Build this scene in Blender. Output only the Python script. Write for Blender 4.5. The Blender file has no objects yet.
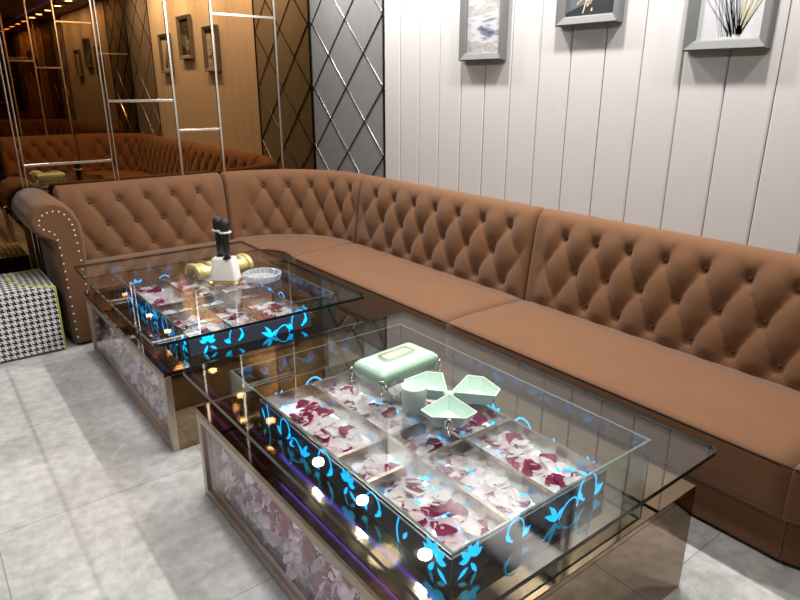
import bpy, bmesh, math, random
from mathutils import Vector, Matrix
PI = math.pi
S = bpy.context.scene
COL = S.collection
random.seed(7)

# ---------------------------------------------------------------- camera, light, exposure
WX, WY, WF, WL, HC = 2.80, 4.818, -0.178, -1.8, 2.75     # right wall, back wall, front wall, left wall, ceiling
FPX, YAW, PITCH = 632.93, 0.6576, 0.3274
cam_d = bpy.data.cameras.new('camera')
cam_d.sensor_width = 36.0
cam_d.lens = FPX / 800 * 36.0
cam_d.clip_start = 0.02
cam = bpy.data.objects.new('camera', cam_d)
COL.objects.link(cam)
fw = Vector((math.sin(YAW) * math.cos(PITCH), math.cos(YAW) * math.cos(PITCH), -math.sin(PITCH)))
rt = Vector((math.cos(YAW), -math.sin(YAW), 0))
up = rt.cross(fw)
cam.matrix_world = Matrix(((rt.x, up.x, -fw.x, 0), (rt.y, up.y, -fw.y, 0), (rt.z, up.z, -fw.z, 1.55), (0, 0, 0, 1)))
S.camera = cam

world = bpy.data.worlds.new('world')
S.world = world
world.use_nodes = True
world.node_tree.nodes['Background'].inputs[0].default_value = (0.9, 0.92, 1, 1)
world.node_tree.nodes['Background'].inputs[1].default_value = 0.0
S.view_settings.view_transform = 'Standard'
S.view_settings.look = 'None'
S.view_settings.gamma = 1.0
S.view_settings.exposure = 0.58
S.cycles.caustics_reflective = False
S.cycles.caustics_refractive = False
S.cycles.max_bounces = 10
S.cycles.glossy_bounces = 6
S.cycles.transparent_max_bounces = 24
S.cycles.sample_clamp_indirect = 6.0

DOWNLIGHTS = [(2.43, y, w) for y, w in ((0.45, 10.5), (1.25, 17.0), (2.05, 17.0), (2.85, 16.5), (3.65, 13.0), (4.35, 15.0))] + \
             [(0.95, y, 6.5) for y in (0.5, 1.6, 2.7, 3.8)] + \
             [(-0.75, y, 5.5) for y in (0.5, 1.9, 3.3)]  # middle and left rows are added fill light; wall row follows the reflections
for (x, y, w) in DOWNLIGHTS:
    ld = bpy.data.lights.new('downlight_beam', 'AREA')
    ld.shape = 'DISK'
    ld.size = 0.095 if x > 2 else 0.26
    ld.spread = math.radians(180 if x > 2 else 150)
    ld.energy = w
    ld.color = (1.0, 0.955, 0.905)
    lo = bpy.data.objects.new('downlight_beam', ld)
    lo.location = (x, y, HC - 0.012)
    COL.objects.link(lo)

# ---------------------------------------------------------------- materials
def new_mat(name):
    m = bpy.data.materials.new(name)
    m.use_nodes = True
    nt = m.node_tree
    for n in list(nt.nodes):
        nt.nodes.remove(n)
    out = nt.nodes.new('ShaderNodeOutputMaterial')
    return m, nt, out

def N(nt, t, **kw):
    n = nt.nodes.new(t)
    for k, v in kw.items():
        setattr(n, k, v)
    return n

def L(nt, a, b):
    nt.links.new(a, b)

def pbr(name, col, rough=0.5, metal=0.0, noise=0.0, nscale=8.0, bump=0.0, bscale=200.0, sheen=0.0, emit=None, es=0.0,
        spec=None, trans=0.0, sss=0.0, col2=None):
    m, nt, out = new_mat(name)
    b = N(nt, 'ShaderNodeBsdfPrincipled')
    b.inputs['Base Color'].default_value = (*col, 1)
    b.inputs['Roughness'].default_value = rough
    b.inputs['Metallic'].default_value = metal
    if sheen:
        b.inputs['Sheen Weight'].default_value = sheen
        b.inputs['Sheen Roughness'].default_value = 0.5
    if spec is not None:
        b.inputs['Specular IOR Level'].default_value = spec
    if trans:
        b.inputs['Transmission Weight'].default_value = trans
    if emit:
        b.inputs['Emission Color'].default_value = (*emit, 1)
        b.inputs['Emission Strength'].default_value = es
    tc = N(nt, 'ShaderNodeTexCoord')
    if noise or col2:
        nz = N(nt, 'ShaderNodeTexNoise')
        nz.inputs['Scale'].default_value = nscale
        nz.inputs['Detail'].default_value = 6
        L(nt, tc.outputs['Object'], nz.inputs['Vector'])
        mx = N(nt, 'ShaderNodeMix', data_type='RGBA')
        c2 = col2 or tuple(max(0, c * (1 - noise)) for c in col)
        c1 = col if col2 else tuple(min(1, c * (1 + noise)) for c in col)
        mx.inputs[6].default_value = (*c1, 1)
        mx.inputs[7].default_value = (*c2, 1)
        L(nt, nz.outputs['Fac'], mx.inputs[0])
        L(nt, mx.outputs[2], b.inputs['Base Color'])
    if bump:
        bz = N(nt, 'ShaderNodeTexNoise')
        bz.inputs['Scale'].default_value = bscale
        L(nt, tc.outputs['Object'], bz.inputs['Vector'])
        bp = N(nt, 'ShaderNodeBump')
        bp.inputs['Strength'].default_value = bump
        bp.inputs['Distance'].default_value = 0.002
        L(nt, bz.outputs['Fac'], bp.inputs['Height'])
        L(nt, bp.outputs['Normal'], b.inputs['Normal'])
    L(nt, b.outputs[0], out.inputs[0])
    return m

def glass_mat(name, tint, f0=0.05, rough=0.0, haze=None, haze_fac=0.0):
    """clear pane: transparent body with a Schlick reflection on every face"""
    m, nt, out = new_mat(name)
    g = N(nt, 'ShaderNodeNewGeometry')
    dp = N(nt, 'ShaderNodeVectorMath', operation='DOT_PRODUCT')
    L(nt, g.outputs['Incoming'], dp.inputs[0])
    L(nt, g.outputs['Normal'], dp.inputs[1])
    ab = N(nt, 'ShaderNodeMath', operation='ABSOLUTE')
    L(nt, dp.outputs['Value'], ab.inputs[0])
    om = N(nt, 'ShaderNodeMath', operation='SUBTRACT', use_clamp=True)
    om.inputs[0].default_value = 1.0
    L(nt, ab.outputs[0], om.inputs[1])
    pw = N(nt, 'ShaderNodeMath', operation='POWER')
    L(nt, om.outputs[0], pw.inputs[0])
    pw.inputs[1].default_value = 5.0
    ma = N(nt, 'ShaderNodeMath', operation='MULTIPLY_ADD')
    L(nt, pw.outputs[0], ma.inputs[0])
    ma.inputs[1].default_value = 1 - f0
    ma.inputs[2].default_value = f0
    t = N(nt, 'ShaderNodeBsdfTransparent')
    t.inputs[0].default_value = (*tint, 1)
    body = t.outputs[0]
    if haze:
        d = N(nt, 'ShaderNodeBsdfDiffuse')
        d.inputs[0].default_value = (*haze, 1)
        mh = N(nt, 'ShaderNodeMixShader')
        mh.inputs[0].default_value = haze_fac
        L(nt, t.outputs[0], mh.inputs[1])
        L(nt, d.outputs[0], mh.inputs[2])
        body = mh.outputs[0]
    gl = N(nt, 'ShaderNodeBsdfGlossy')
    gl.inputs['Roughness'].default_value = rough
    gl.inputs['Color'].default_value = (1, 1, 1, 1)
    ms = N(nt, 'ShaderNodeMixShader')
    L(nt, ma.outputs[0], ms.inputs[0])
    L(nt, body, ms.inputs[1])
    L(nt, gl.outputs[0], ms.inputs[2])
    L(nt, ms.outputs[0], out.inputs[0])
    return m

def floor_mat():
    m, nt, out = new_mat('grey_marble_tile')
    b = N(nt, 'ShaderNodeBsdfPrincipled')
    tc = N(nt, 'ShaderNodeTexCoord')
    n1 = N(nt, 'ShaderNodeTexNoise'); n1.inputs['Scale'].default_value = 3.0; n1.inputs['Detail'].default_value = 9; n1.inputs['Distortion'].default_value = 0.8
    n2 = N(nt, 'ShaderNodeTexNoise'); n2.inputs['Scale'].default_value = 22; n2.inputs['Detail'].default_value = 6
    for n in (n1, n2):
        L(nt, tc.outputs['Object'], n.inputs['Vector'])
    r1 = N(nt, 'ShaderNodeValToRGB')
    r1.color_ramp.elements[0].position = 0.3; r1.color_ramp.elements[0].color = (0.42, 0.42, 0.413, 1)
    r1.color_ramp.elements[1].position = 0.72; r1.color_ramp.elements[1].color = (0.66, 0.66, 0.648, 1)
    L(nt, n1.outputs['Fac'], r1.inputs[0])
    r2 = N(nt, 'ShaderNodeValToRGB')
    r2.color_ramp.elements[0].position = 0.35; r2.color_ramp.elements[0].color = (0.82, 0.82, 0.82, 1)
    r2.color_ramp.elements[1].position = 0.7; r2.color_ramp.elements[1].color = (1.12, 1.12, 1.12, 1)
    L(nt, n2.outputs['Fac'], r2.inputs[0])
    mm = N(nt, 'ShaderNodeMix', data_type='RGBA', blend_type='MULTIPLY'); mm.inputs[0].default_value = 1
    L(nt, r1.outputs[0], mm.inputs[6]); L(nt, r2.outputs[0], mm.inputs[7])
    # pale hairline veins
    vz = N(nt, 'ShaderNodeTexNoise'); vz.inputs['Scale'].default_value = 2.3; vz.inputs['Detail'].default_value = 5; vz.inputs['Distortion'].default_value = 1.6
    L(nt, tc.outputs['Object'], vz.inputs['Vector'])
    v = N(nt, 'ShaderNodeValToRGB')
    v.color_ramp.elements[0].position = 0.485; v.color_ramp.elements[0].color = (0, 0, 0, 1)
    v.color_ramp.elements[1].position = 0.5; v.color_ramp.elements[1].color = (1, 1, 1, 1)
    e = v.color_ramp.elements.new(0.515); e.color = (0, 0, 0, 1)
    L(nt, vz.outputs['Fac'], v.inputs[0])
    vm = N(nt, 'ShaderNodeMath', operation='MULTIPLY'); vm.inputs[1].default_value = 0.16
    L(nt, v.outputs[0], vm.inputs[0])
    mv = N(nt, 'ShaderNodeMix', data_type='RGBA'); mv.inputs[7].default_value = (0.85, 0.85, 0.83, 1)
    L(nt, vm.outputs[0], mv.inputs[0]); L(nt, mm.outputs[2], mv.inputs[6])
    bk = N(nt, 'ShaderNodeTexBrick')
    bk.offset = 0.0
    bk.inputs['Color1'].default_value = (1, 1, 1, 1); bk.inputs['Color2'].default_value = (0.97, 0.97, 0.97, 1); bk.inputs['Mortar'].default_value = (0.55, 0.55, 0.55, 1)
    bk.inputs['Scale'].default_value = 1.0; bk.inputs['Mortar Size'].default_value = 0.0022; bk.inputs['Brick Width'].default_value = 0.8; bk.inputs['Row Height'].default_value = 0.8
    L(nt, tc.outputs['Object'], bk.inputs['Vector'])
    mb = N(nt, 'ShaderNodeMix', data_type='RGBA', blend_type='MULTIPLY'); mb.inputs[0].default_value = 1
    L(nt, mv.outputs[2], mb.inputs[6]); L(nt, bk.outputs['Color'], mb.inputs[7])
    L(nt, mb.outputs[2], b.inputs['Base Color'])
    b.inputs['Roughness'].default_value = 0.32
    L(nt, b.outputs[0], out.inputs[0])
    return m

def houndstooth_mat():
    m, nt, out = new_mat('houndstooth_cloth')
    b = N(nt, 'ShaderNodeBsdfPrincipled')
    b.inputs['Roughness'].default_value = 0.75
    uv = N(nt, 'ShaderNodeUVMap')
    sc = N(nt, 'ShaderNodeVectorMath', operation='SCALE'); sc.inputs['Scale'].default_value = 8 / 0.034
    L(nt, uv.outputs[0], sc.inputs[0])
    sp = N(nt, 'ShaderNodeSeparateXYZ'); L(nt, sc.outputs[0], sp.inputs[0])
    def fl(s):
        f = N(nt, 'ShaderNodeMath', operation='FLOOR'); L(nt, s, f.inputs[0]); return f.outputs[0]
    def mth(op, a, v):
        f = N(nt, 'ShaderNodeMath', operation=op); L(nt, a, f.inputs[0])
        if isinstance(v, (int, float)): f.inputs[1].default_value = v
        else: L(nt, v, f.inputs[1])
        return f.outputs[0]
    u = fl(sp.outputs[0]); w = fl(sp.outputs[1])
    warp = mth('LESS_THAN', mth('FLOORED_MODULO', u, 8), 3.5)
    weft = mth('LESS_THAN', mth('FLOORED_MODULO', w, 8), 3.5)
    over = mth('LESS_THAN', mth('FLOORED_MODULO', mth('ADD', u, w), 4), 1.5)
    mx = N(nt, 'ShaderNodeMix', data_type='FLOAT')
    L(nt, over, mx.inputs[0]); L(nt, warp, mx.inputs[2]); L(nt, weft, mx.inputs[3])
    mc = N(nt, 'ShaderNodeMix', data_type='RGBA')
    mc.inputs[6].default_value = (0.78, 0.78, 0.76, 1); mc.inputs[7].default_value = (0.012, 0.012, 0.013, 1)
    L(nt, mx.outputs[0], mc.inputs[0]); L(nt, mc.outputs[2], b.inputs['Base Color'])
    L(nt, b.outputs[0], out.inputs[0])
    return m

def wood_plank_mat():
    m, nt, out = new_mat('white_plank')
    b = N(nt, 'ShaderNodeBsdfPrincipled'); b.inputs['Roughness'].default_value = 0.45
    tc = N(nt, 'ShaderNodeTexCoord')
    mp = N(nt, 'ShaderNodeMapping'); mp.inputs['Scale'].default_value = (1, 60, 3)
    L(nt, tc.outputs['Object'], mp.inputs['Vector'])
    nz = N(nt, 'ShaderNodeTexNoise'); nz.inputs['Scale'].default_value = 1.5; nz.inputs['Detail'].default_value = 5
    L(nt, mp.outputs[0], nz.inputs['Vector'])
    mc = N(nt, 'ShaderNodeMix', data_type='RGBA')
    mc.inputs[6].default_value = (0.635, 0.625, 0.618, 1); mc.inputs[7].default_value = (0.59, 0.58, 0.572, 1)
    L(nt, nz.outputs['Fac'], mc.inputs[0]); L(nt, mc.outputs[2], b.inputs['Base Color'])
    L(nt, b.outputs[0], out.inputs[0])
    return m

def landscape_mat():
    """loose grey, blue and ochre washes"""
    m, nt, out = new_mat('watercolour_print')
    b = N(nt, 'ShaderNodeBsdfPrincipled'); b.inputs['Roughness'].default_value = 0.5
    tc = N(nt, 'ShaderNodeTexCoord')
    mp = N(nt, 'ShaderNodeMapping'); mp.inputs['Scale'].default_value = (1, 3.0, 11.0); mp.inputs['Rotation'].default_value = (0.25, 0, 0); mp.inputs['Location'].default_value = (0, .3, 2.1)
    L(nt, tc.outputs['Object'], mp.inputs['Vector'])
    nz = N(nt, 'ShaderNodeTexNoise'); nz.inputs['Scale'].default_value = 1.3; nz.inputs['Detail'].default_value = 8; nz.inputs['Distortion'].default_value = 0.25
    L(nt, mp.outputs[0], nz.inputs['Vector'])
    r = N(nt, 'ShaderNodeValToRGB')
    cr = r.color_ramp
    cr.elements[0].position = 0.30; cr.elements[0].color = (0.06, 0.065, 0.075, 1)
    cr.elements[1].position = 0.74; cr.elements[1].color = (0.72, 0.72, 0.75, 1)
    for p, c in ((0.38, (0.17, 0.21, 0.30)), (0.43, (0.48, 0.48, 0.52)), (0.50, (0.56, 0.56, 0.58)), (0.55, (0.36, 0.33, 0.28)), (0.60, (0.44, 0.44, 0.46)), (0.66, (0.30, 0.29, 0.30))):
        e = cr.elements.new(p); e.color = (*c, 1)
    L(nt, nz.outputs['Fac'], r.inputs[0]); L(nt, r.outputs[0], b.inputs['Base Color'])
    L(nt, b.outputs[0], out.inputs[0])
    return m

M = dict(
    fabric=pbr('brown_velvet', (0.166, 0.078, 0.036), 0.8, noise=0.10, nscale=5, bump=0.12, bscale=500, sheen=0.15, spec=0.2),
    fabric_button=pbr('brown_button', (0.12, 0.055, 0.03), 0.6),
    fabric_dark=pbr('dark_brown_welt', (0.06, 0.027, 0.017), 0.8),
    black=pbr('black_plastic', (0.012, 0.012, 0.013), 0.4),
    mesh_black=pbr('black_mesh', (0.01, 0.01, 0.011), 0.55, bump=0.6, bscale=900),
    plank=wood_plank_mat(),
    groove=pbr('groove_shadow_board', (0.52, 0.505, 0.49), 0.7),
    floor=floor_mat(),
    ceil=pbr('dark_ceiling', (0.20, 0.185, 0.17), 0.6),
    sidewall=pbr('taupe_wallpaper', (0.085, 0.07, 0.058), 0.6, noise=0.1),
    mirror=pbr('bronze_mirror', (0.37, 0.20, 0.08), 0.0, 1.0),
    mirror2=pbr('grey_bronze_mirror', (0.27, 0.21, 0.14), 0.0, 1.0),
    strip=pbr('champagne_strip', (0.86, 0.80, 0.72), 0.22, 1.0),
    greypanel=pbr('grey_wallcloth', (0.21, 0.215, 0.215), 0.6, noise=0.12, nscale=14, bump=0.2, bscale=300),
    steel=pbr('polished_steel', (0.80, 0.79, 0.78), 0.12, 1.0),
    darksteel=pbr('dark_steel', (0.07, 0.07, 0.075), 0.3, 1.0),
    bronze=pbr('bronze_mirror_steel', (0.30, 0.215, 0.14), 0.04, 1.0),
    bronze_edge=pbr('champagne_brushed_steel', (0.50, 0.43, 0.35), 0.3, 0.85),
    tray=pbr('brushed_tray_steel', (0.34, 0.29, 0.245), 0.26, 0.92),
    skirt=pbr('dark_blue_acrylic', (0.085, 0.11, 0.17), 0.18),
    traybase=pbr('pale_acrylic', (0.62, 0.68, 0.69), 0.15),
    litbase=pbr('lit_acrylic', (0.62, 0.68, 0.69), 0.2, emit=(0.80, 0.92, 1.0), es=0.95),
    glass=glass_mat('clear_glass', (0.955, 0.975, 0.968), 0.045),
    boxglass=glass_mat('box_glass', (0.90, 0.935, 0.94), 0.05),
    sideglass=glass_mat('smoked_side_glass', (0.90, 0.88, 0.90), 0.07),
    edge=glass_mat('glass_edge', (0.4, 0.5, 0.48), 0.10, 0.05, (0.36, 0.44, 0.42), 0.34),
    topedge=glass_mat('dark_glass_edge', (0.01, 0.025, 0.022), 0.035, 0.08, (0.010, 0.022, 0.020), 0.92),
    glow=pbr('blue_lit_etching', (0.02, 0.2, 0.5), 0.4, emit=(0.0, 0.42, 1.0), es=1.5),
    pet_white=pbr('white_petal', (0.78, 0.74, 0.74), 0.7, noise=0.06),
    pet_pink=pbr('pale_pink_petal', (0.74, 0.60, 0.62), 0.7, noise=0.08),
    pet_red=pbr('burgundy_petal', (0.24, 0.035, 0.085), 0.65, noise=0.2),
    mint=pbr('mint_ceramic', (0.50, 0.73, 0.57), 0.16, sss=0.1),
    mint2=pbr('frosted_mint', (0.60, 0.77, 0.68), 0.3),
    chrome=pbr('ornate_chrome', (0.82, 0.80, 0.76), 0.12, 1.0),
    white=pbr('white_enamel', (0.80, 0.78, 0.72), 0.25),
    gold=pbr('pale_gold', (0.66, 0.53, 0.22), 0.35, 0.35),
    goldtrim=pbr('gold_trim', (0.80, 0.58, 0.22), 0.2, 1.0),
    crystal=glass_mat('cut_crystal', (0.86, 0.90, 0.95), 0.16, 0.02, (0.85, 0.9, 0.95), 0.34),
    lime=pbr('lime_piping', (0.50, 0.56, 0.06), 0.5),
    hound=houndstooth_mat(),
    frame=pbr('silver_grey_frame', (0.14, 0.145, 0.145), 0.65, 0.0, noise=0.06, nscale=30),
    paper=pbr('white_print', (0.56, 0.57, 0.60), 0.5),
    darkart=pbr('dark_print', (0.030, 0.036, 0.042), 0.4, noise=0.4, nscale=10),
    greyart=pbr('grey_print', (0.11, 0.13, 0.14), 0.5),
    landart=landscape_mat(),
    inkblack=pbr('charcoal_ink', (0.17, 0.18, 0.185), 0.6),
    inkgrey=pbr('grey_ink', (0.27, 0.28, 0.30), 0.6),
    inkolive=pbr('olive_ink', (0.42, 0.40, 0.24), 0.6),
    inkolive2=pbr('olive_lacquer', (0.16, 0.12, 0.035), 0.4),
    inkcream=pbr('cream_ink', (0.62, 0.55, 0.38), 0.6),
    nail=pbr('nickel_nailhead', (0.90, 0.88, 0.85), 0.3, 0.35),
    lampglow=pbr('lamp_lens', (1, 0.9, 0.75), 0.5, emit=(1.0, 0.86, 0.66), es=9.0),
    purple=pbr('purple_led', (0.3, 0.2, 0.9), 0.5, emit=(0.16, 0.07, 1.0), es=1.6),
)

def petal_mat(name, col):
    m, nt, out = new_mat(name)
    d = N(nt, 'ShaderNodeBsdfDiffuse'); d.inputs[0].default_value = (*col, 1)
    t = N(nt, 'ShaderNodeBsdfTranslucent'); t.inputs[0].default_value = (*col, 1)
    mx = N(nt, 'ShaderNodeMixShader'); mx.inputs[0].default_value = .4
    L(nt, d.outputs[0], mx.inputs[1]); L(nt, t.outputs[0], mx.inputs[2]); L(nt, mx.outputs[0], out.inputs[0])
    return m
M['pet_white'] = petal_mat('white_petal', (0.86, 0.82, 0.83))
M['pet_pink'] = petal_mat('pale_pink_petal', (0.84, 0.68, 0.71))
M['pet_red'] = petal_mat('burgundy_petal', (0.30, 0.035, 0.10))

# ---------------------------------------------------------------- helpers
def root_of(o):
    while o.parent:
        o = o.parent
    return o

def obj(name, bm, mat, parent=None, smooth=False, world=True):
    """link bm as ONE mesh; world=True means vertices are in world coordinates and get moved under the thing"""
    if parent is not None and world:
        r = root_of(parent)
        bmesh.ops.translate(bm, verts=bm.verts, vec=-Vector(r.location))
    me = bpy.data.meshes.new(name)
    bm.normal_update()
    bm.to_mesh(me); bm.free()
    mats = mat if isinstance(mat, (list, tuple)) else [mat]
    for k in mats:
        me.materials.append(M[k] if isinstance(k, str) else k)
    if smooth:
        for p in me.polygons:
            p.use_smooth = True
    o = bpy.data.objects.new(name, me)
    COL.objects.link(o)
    if parent is not None:
        o.parent = parent
    return o

def tag(o, label, cat, group=None, kind=None):
    o['label'] = label; o['category'] = cat
    if group: o['group'] = group
    if kind: o['kind'] = kind
    return o

def thing(name, label, cat, loc=(0, 0, 0), rz=0.0, group=None):
    o = bpy.data.objects.new(name, None)
    o.empty_display_size = 0.05
    COL.objects.link(o)
    o.location = loc; o.rotation_euler = (0, 0, rz)
    return tag(o, label, cat, group)

def struct(name, bm, mat):
    o = obj(name, bm, mat); o['kind'] = 'structure'; return o

def box(bm, x0, x1, y0, y1, z0, z1, bev=0.0, mi=0):
    r = bmesh.ops.create_cube(bm, size=1.0)
    vs = r['verts']
    for v in vs:
        v.co = Vector((x0 + (v.co.x + .5) * (x1 - x0), y0 + (v.co.y + .5) * (y1 - y0), z0 + (v.co.z + .5) * (z1 - z0)))
    fs = {f for v in vs for f in v.link_faces}
    for f in fs: f.material_index = mi
    if bev:
        es = list({e for v in vs for e in v.link_edges})
        bmesh.ops.bevel(bm, geom=es, offset=bev, segments=2, profile=0.5, affect='EDGES')
    return vs

def loft(bm, rings, closed=True, caps=True, mi=0):
    rv = [[bm.verts.new(p) for p in r] for r in rings]
    n = len(rv[0])
    for a, b in zip(rv, rv[1:]):
        for i in range(n if closed else n - 1):
            j = (i + 1) % n
            f = bm.faces.new((a[i], a[j], b[j], b[i])); f.material_index = mi
    if caps and closed:
        f = bm.faces.new(list(reversed(rv[0]))); f.material_index = mi
        f = bm.faces.new(rv[-1]); f.material_index = mi
    return rv

def lathe(bm, prof, c=(0, 0, 0), seg=24, mi=0, sx=1.0, sy=1.0):
    rings = []
    for r, z in prof:
        rings.append([(c[0] + sx * r * math.cos(2 * PI * k / seg), c[1] + sy * r * math.sin(2 * PI * k / seg), c[2] + z) for k in range(seg)])
    return loft(bm, rings, True, True, mi)

def tube(bm, pts, r, seg=8, closed=False, caps=True):
    pts = [Vector(p) for p in pts]
    n = len(pts); rings = []; prev = None
    for i, p in enumerate(pts):
        a = pts[(i - 1) % n] if (closed or i > 0) else p
        b = pts[(i + 1) % n] if (closed or i < n - 1) else p
        t = (b - a)
        t = t.normalized() if t.length > 1e-9 else Vector((0, 0, 1))
        if prev is None:
            ref = Vector((0, 0, 1)) if abs(t.z) < 0.9 else Vector((1, 0, 0))
            u = t.cross(ref).normalized()
        else:
            u = prev - t * prev.dot(t)
            u = u.normalized() if u.length > 1e-6 else t.orthogonal().normalized()
        prev = u; w = t.cross(u)
        rr = r[i] if isinstance(r, (list, tuple)) else r
        rings.append([p + u * rr * math.cos(2 * PI * k / seg) + w * rr * math.sin(2 * PI * k / seg) for k in range(seg)])
    if closed: rings.append(rings[0]); caps = False
    if closed:
        rv = [[bm.verts.new(p) for p in q] for q in rings[:-1]]
        for i in range(n):
            a, b = rv[i], rv[(i + 1) % n]
            for k in range(seg):
                j = (k + 1) % seg
                bm.faces.new((a[k], a[j], b[j], b[k]))
    else:
        loft(bm, rings, True, caps)

def prism(bm, poly, f, d, mi=0):
    """extrude a 2-D polygon; f maps (u,v,depth) to a point"""
    a = [bm.verts.new(f(u, v, 0)) for u, v in poly]; b = [bm.verts.new(f(u, v, d)) for u, v in poly]
    n = len(a)
    fs = [bm.faces.new(a), bm.faces.new(list(reversed(b)))]
    for i in range(n):
        j = (i + 1) % n
        fs.append(bm.faces.new((a[j], a[i], b[i], b[j])))
    for q in fs: q.material_index = mi
    return fs

def fix(bm):
    bmesh.ops.recalc_face_normals(bm, faces=bm.faces)
    return bm

def ball(bm, c, r, sub=2, s=(1, 1, 1)):
    q = bmesh.ops.create_icosphere(bm, subdivisions=sub, radius=r)
    for v in q['verts']:
        v.co = Vector((c[0] + v.co.x * s[0], c[1] + v.co.y * s[1], c[2] + v.co.z * s[2]))

def sstep(a, b, x):
    t = max(0, min(1, (x - a) / (b - a))); return t * t * (3 - 2 * t)

def dup(root, loc, rz=None, label=None):
    r = root.copy(); COL.objects.link(r); r.location = loc
    if rz is not None: r.rotation_euler = (0, 0, rz)
    if label: r['label'] = label
    for ch in list(root.children):
        c = ch.copy(); COL.objects.link(c); c.parent = r
        for g in list(ch.children):
            d = g.copy(); COL.objects.link(d); d.parent = c
    return r

# ---------------------------------------------------------------- room shell
bm = bmesh.new(); box(bm, WL - .1, WX + .1, WF - .1, WY + .1, -0.1, 0); struct('floor', bm, 'floor')
bm = bmesh.new(); box(bm, WL - .1, WX + .1, WF - .1, WY + .1, HC, HC + .1); struct('ceiling', bm, 'ceil')
bm = bmesh.new(); box(bm, WL - .1, WL, WF - .1, WY + .1, 0, HC); struct('wall_left', bm, 'sidewall')
bm = bmesh.new(); box(bm, WL, WX + .1, WY + .012, WY + .1, 0, HC); struct('wall_back', bm, 'sidewall')
bm = bmesh.new(); box(bm, WL, WX + .1, WF - .1, WF - .012, 0, HC); struct('wall_front', bm, 'sidewall')
# right wall: white planks with V grooves between the two grey panels
Y_W1, Y_W0 = 3.806, 0.835
bm = bmesh.new(); box(bm, WX + .02, WX + .12, WF - .1, WY + .1, 0, HC); struct('wall_right', bm, 'groove')
PW = 0.2030; G0 = 1.188
bm = bmesh.new()
edges = [Y_W0] + [G0 + PW * k for k in range(-1, 13)] + [Y_W1]
edges = sorted(e for e in edges if Y_W0 - .001 <= e <= Y_W1 + .001)
for a, b in zip(edges, edges[1:]):
    if b - a < 0.02: continue
    g = 0.0022; d = 0.005
    prism(bm, [(a + g, WX + d), (a + g + .006, WX), (b - g - .006, WX), (b - g, WX + d), (b - g, WX + .02), (a + g, WX + .02)],
          lambda u, v, t: (v, u, t * 1.0), HC)
planks = struct('wall_right_planks', fix(bm), 'plank')

def grey_panel(y0, y1, ylat, name, label, side):
    t = thing(name, label, 'wall panel', (WX, (y0 + y1) / 2, 0))
    bm = bmesh.new(); box(bm, WX + .004, WX + .02, y0, y1, 0, HC); obj('panel_board', bm, 'greypanel', t)
    P = 0.480; zl = 1.536
    def clipline(sgn, c):    # z = zl + sgn*(y-ylat) + c
        lo, hi = y0, y1
        pts = []
        for y in (lo, hi): pts.append((y, zl + sgn * (y - ylat) + c))
        (ya, za), (yb, zb) = pts
        if za > zb: ya, za, yb, zb = yb, zb, ya, za
        if zb <= 0.05 or za >= HC: return None
        if za < 0: ya += (0 - za) / (zb - za) * (yb - ya); za = 0
        if zb > HC: yb = ya + (HC - za) / (zb - za) * (yb - ya); zb = HC
        return (ya, za), (yb, zb)
    for sgn, mat, nm in ((1, 'steel', 'bright_metal_inlay'), (-1, 'darksteel', 'dark_reflection_inlay')):  # same steel both ways; the darker reflection is put into one direction's colour
        for k in range(-9, 10):
            q = clipline(sgn, P * k)
            if not q: continue
            (ya, za), (yb, zb) = q
            if zb < 0.7: continue
            dv = Vector((0, yb - ya, zb - za))
            if dv.length < .06: continue
            dv.normalize(); nn = Vector((0, -dv.z, dv.y)) * 0.0045
            bm = bmesh.new()
            a = Vector((WX, ya, za)); b = Vector((WX, yb, zb))
            ring = lambda p: [p + nn + Vector((.0045, 0, 0)), p + nn * .4 + Vector((-.003, 0, 0)), p - nn * .4 + Vector((-.003, 0, 0)), p - nn + Vector((.0045, 0, 0))]
            loft(bm, [ring(a), ring(b)])
            obj(nm, fix(bm), mat, t)
    for y in (y0, y1):  # trim at the mirror corner; at the planks a dark bar for the gap's shade
        bm = bmesh.new(); s = 1 if y == y0 else -1
        box(bm, WX - .004, WX + .02, min(y, y + s * .016), max(y, y + s * .016), 0, HC, .002); obj('trim_and_gap_shade', bm, 'darksteel', t)
    return t
grey_panel(Y_W1, WY - .001, 4.30, 'diamond_wall_panel', 'grey cloth wall panel with diamond metal inlay between the white planks and the bronze mirror', 1)
grey_panel(WF + .001, Y_W0, 0.34, 'diamond_wall_panel', 'grey diamond inlaid wall panel seen only as a reflection in the bronze mirror', 1)

def mirror_wall(ypl, s, x0, x1, verts, hors, label, mm='mirror', double=()):
    t = thing('wall_mirror', label, 'mirror', ((x0 + x1) / 2, ypl, 0))
    bm = bmesh.new(); box(bm, x0, x1, min(ypl, ypl + s * .011), max(ypl, ypl + s * .011), 0.02, HC - .001); obj('mirror_sheet', bm, mm, t)
    def bar(xa, xb, za, zb):
        bm = bmesh.new(); box(bm, xa, xb, min(ypl, ypl - s * .007), max(ypl, ypl - s * .007), za, zb, .002); obj('metal_strip', bm, 'strip', t)
    for x in verts:
        if x in double:
            bar(x - .017, x - .009, 0.02, HC - .002); bar(x + .009, x + .017, 0.02, HC - .002)
        else: bar(x - .009, x + .009, 0.02, HC - .002)
    for xa, xb, z in hors: bar(xa + .009, xb - .009, z - .009, z + .009)
    return t
mirror_wall(WY, 1, -1.2, WX - .002, [-.55, 0.02, .605, 1.178, 1.650, 1.980, 2.489],
            [(.605, 1.178, 1.050), (1.178, 1.650, 1.445), (1.650, 1.980, 1.231), (1.980, 2.489, 2.041), (0.02, .605, 1.62), (-.55, .02, 1.2)],
            'bronze tinted mirror wall with champagne metal strips behind the sofa', 'mirror', (.605, 1.178))
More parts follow.
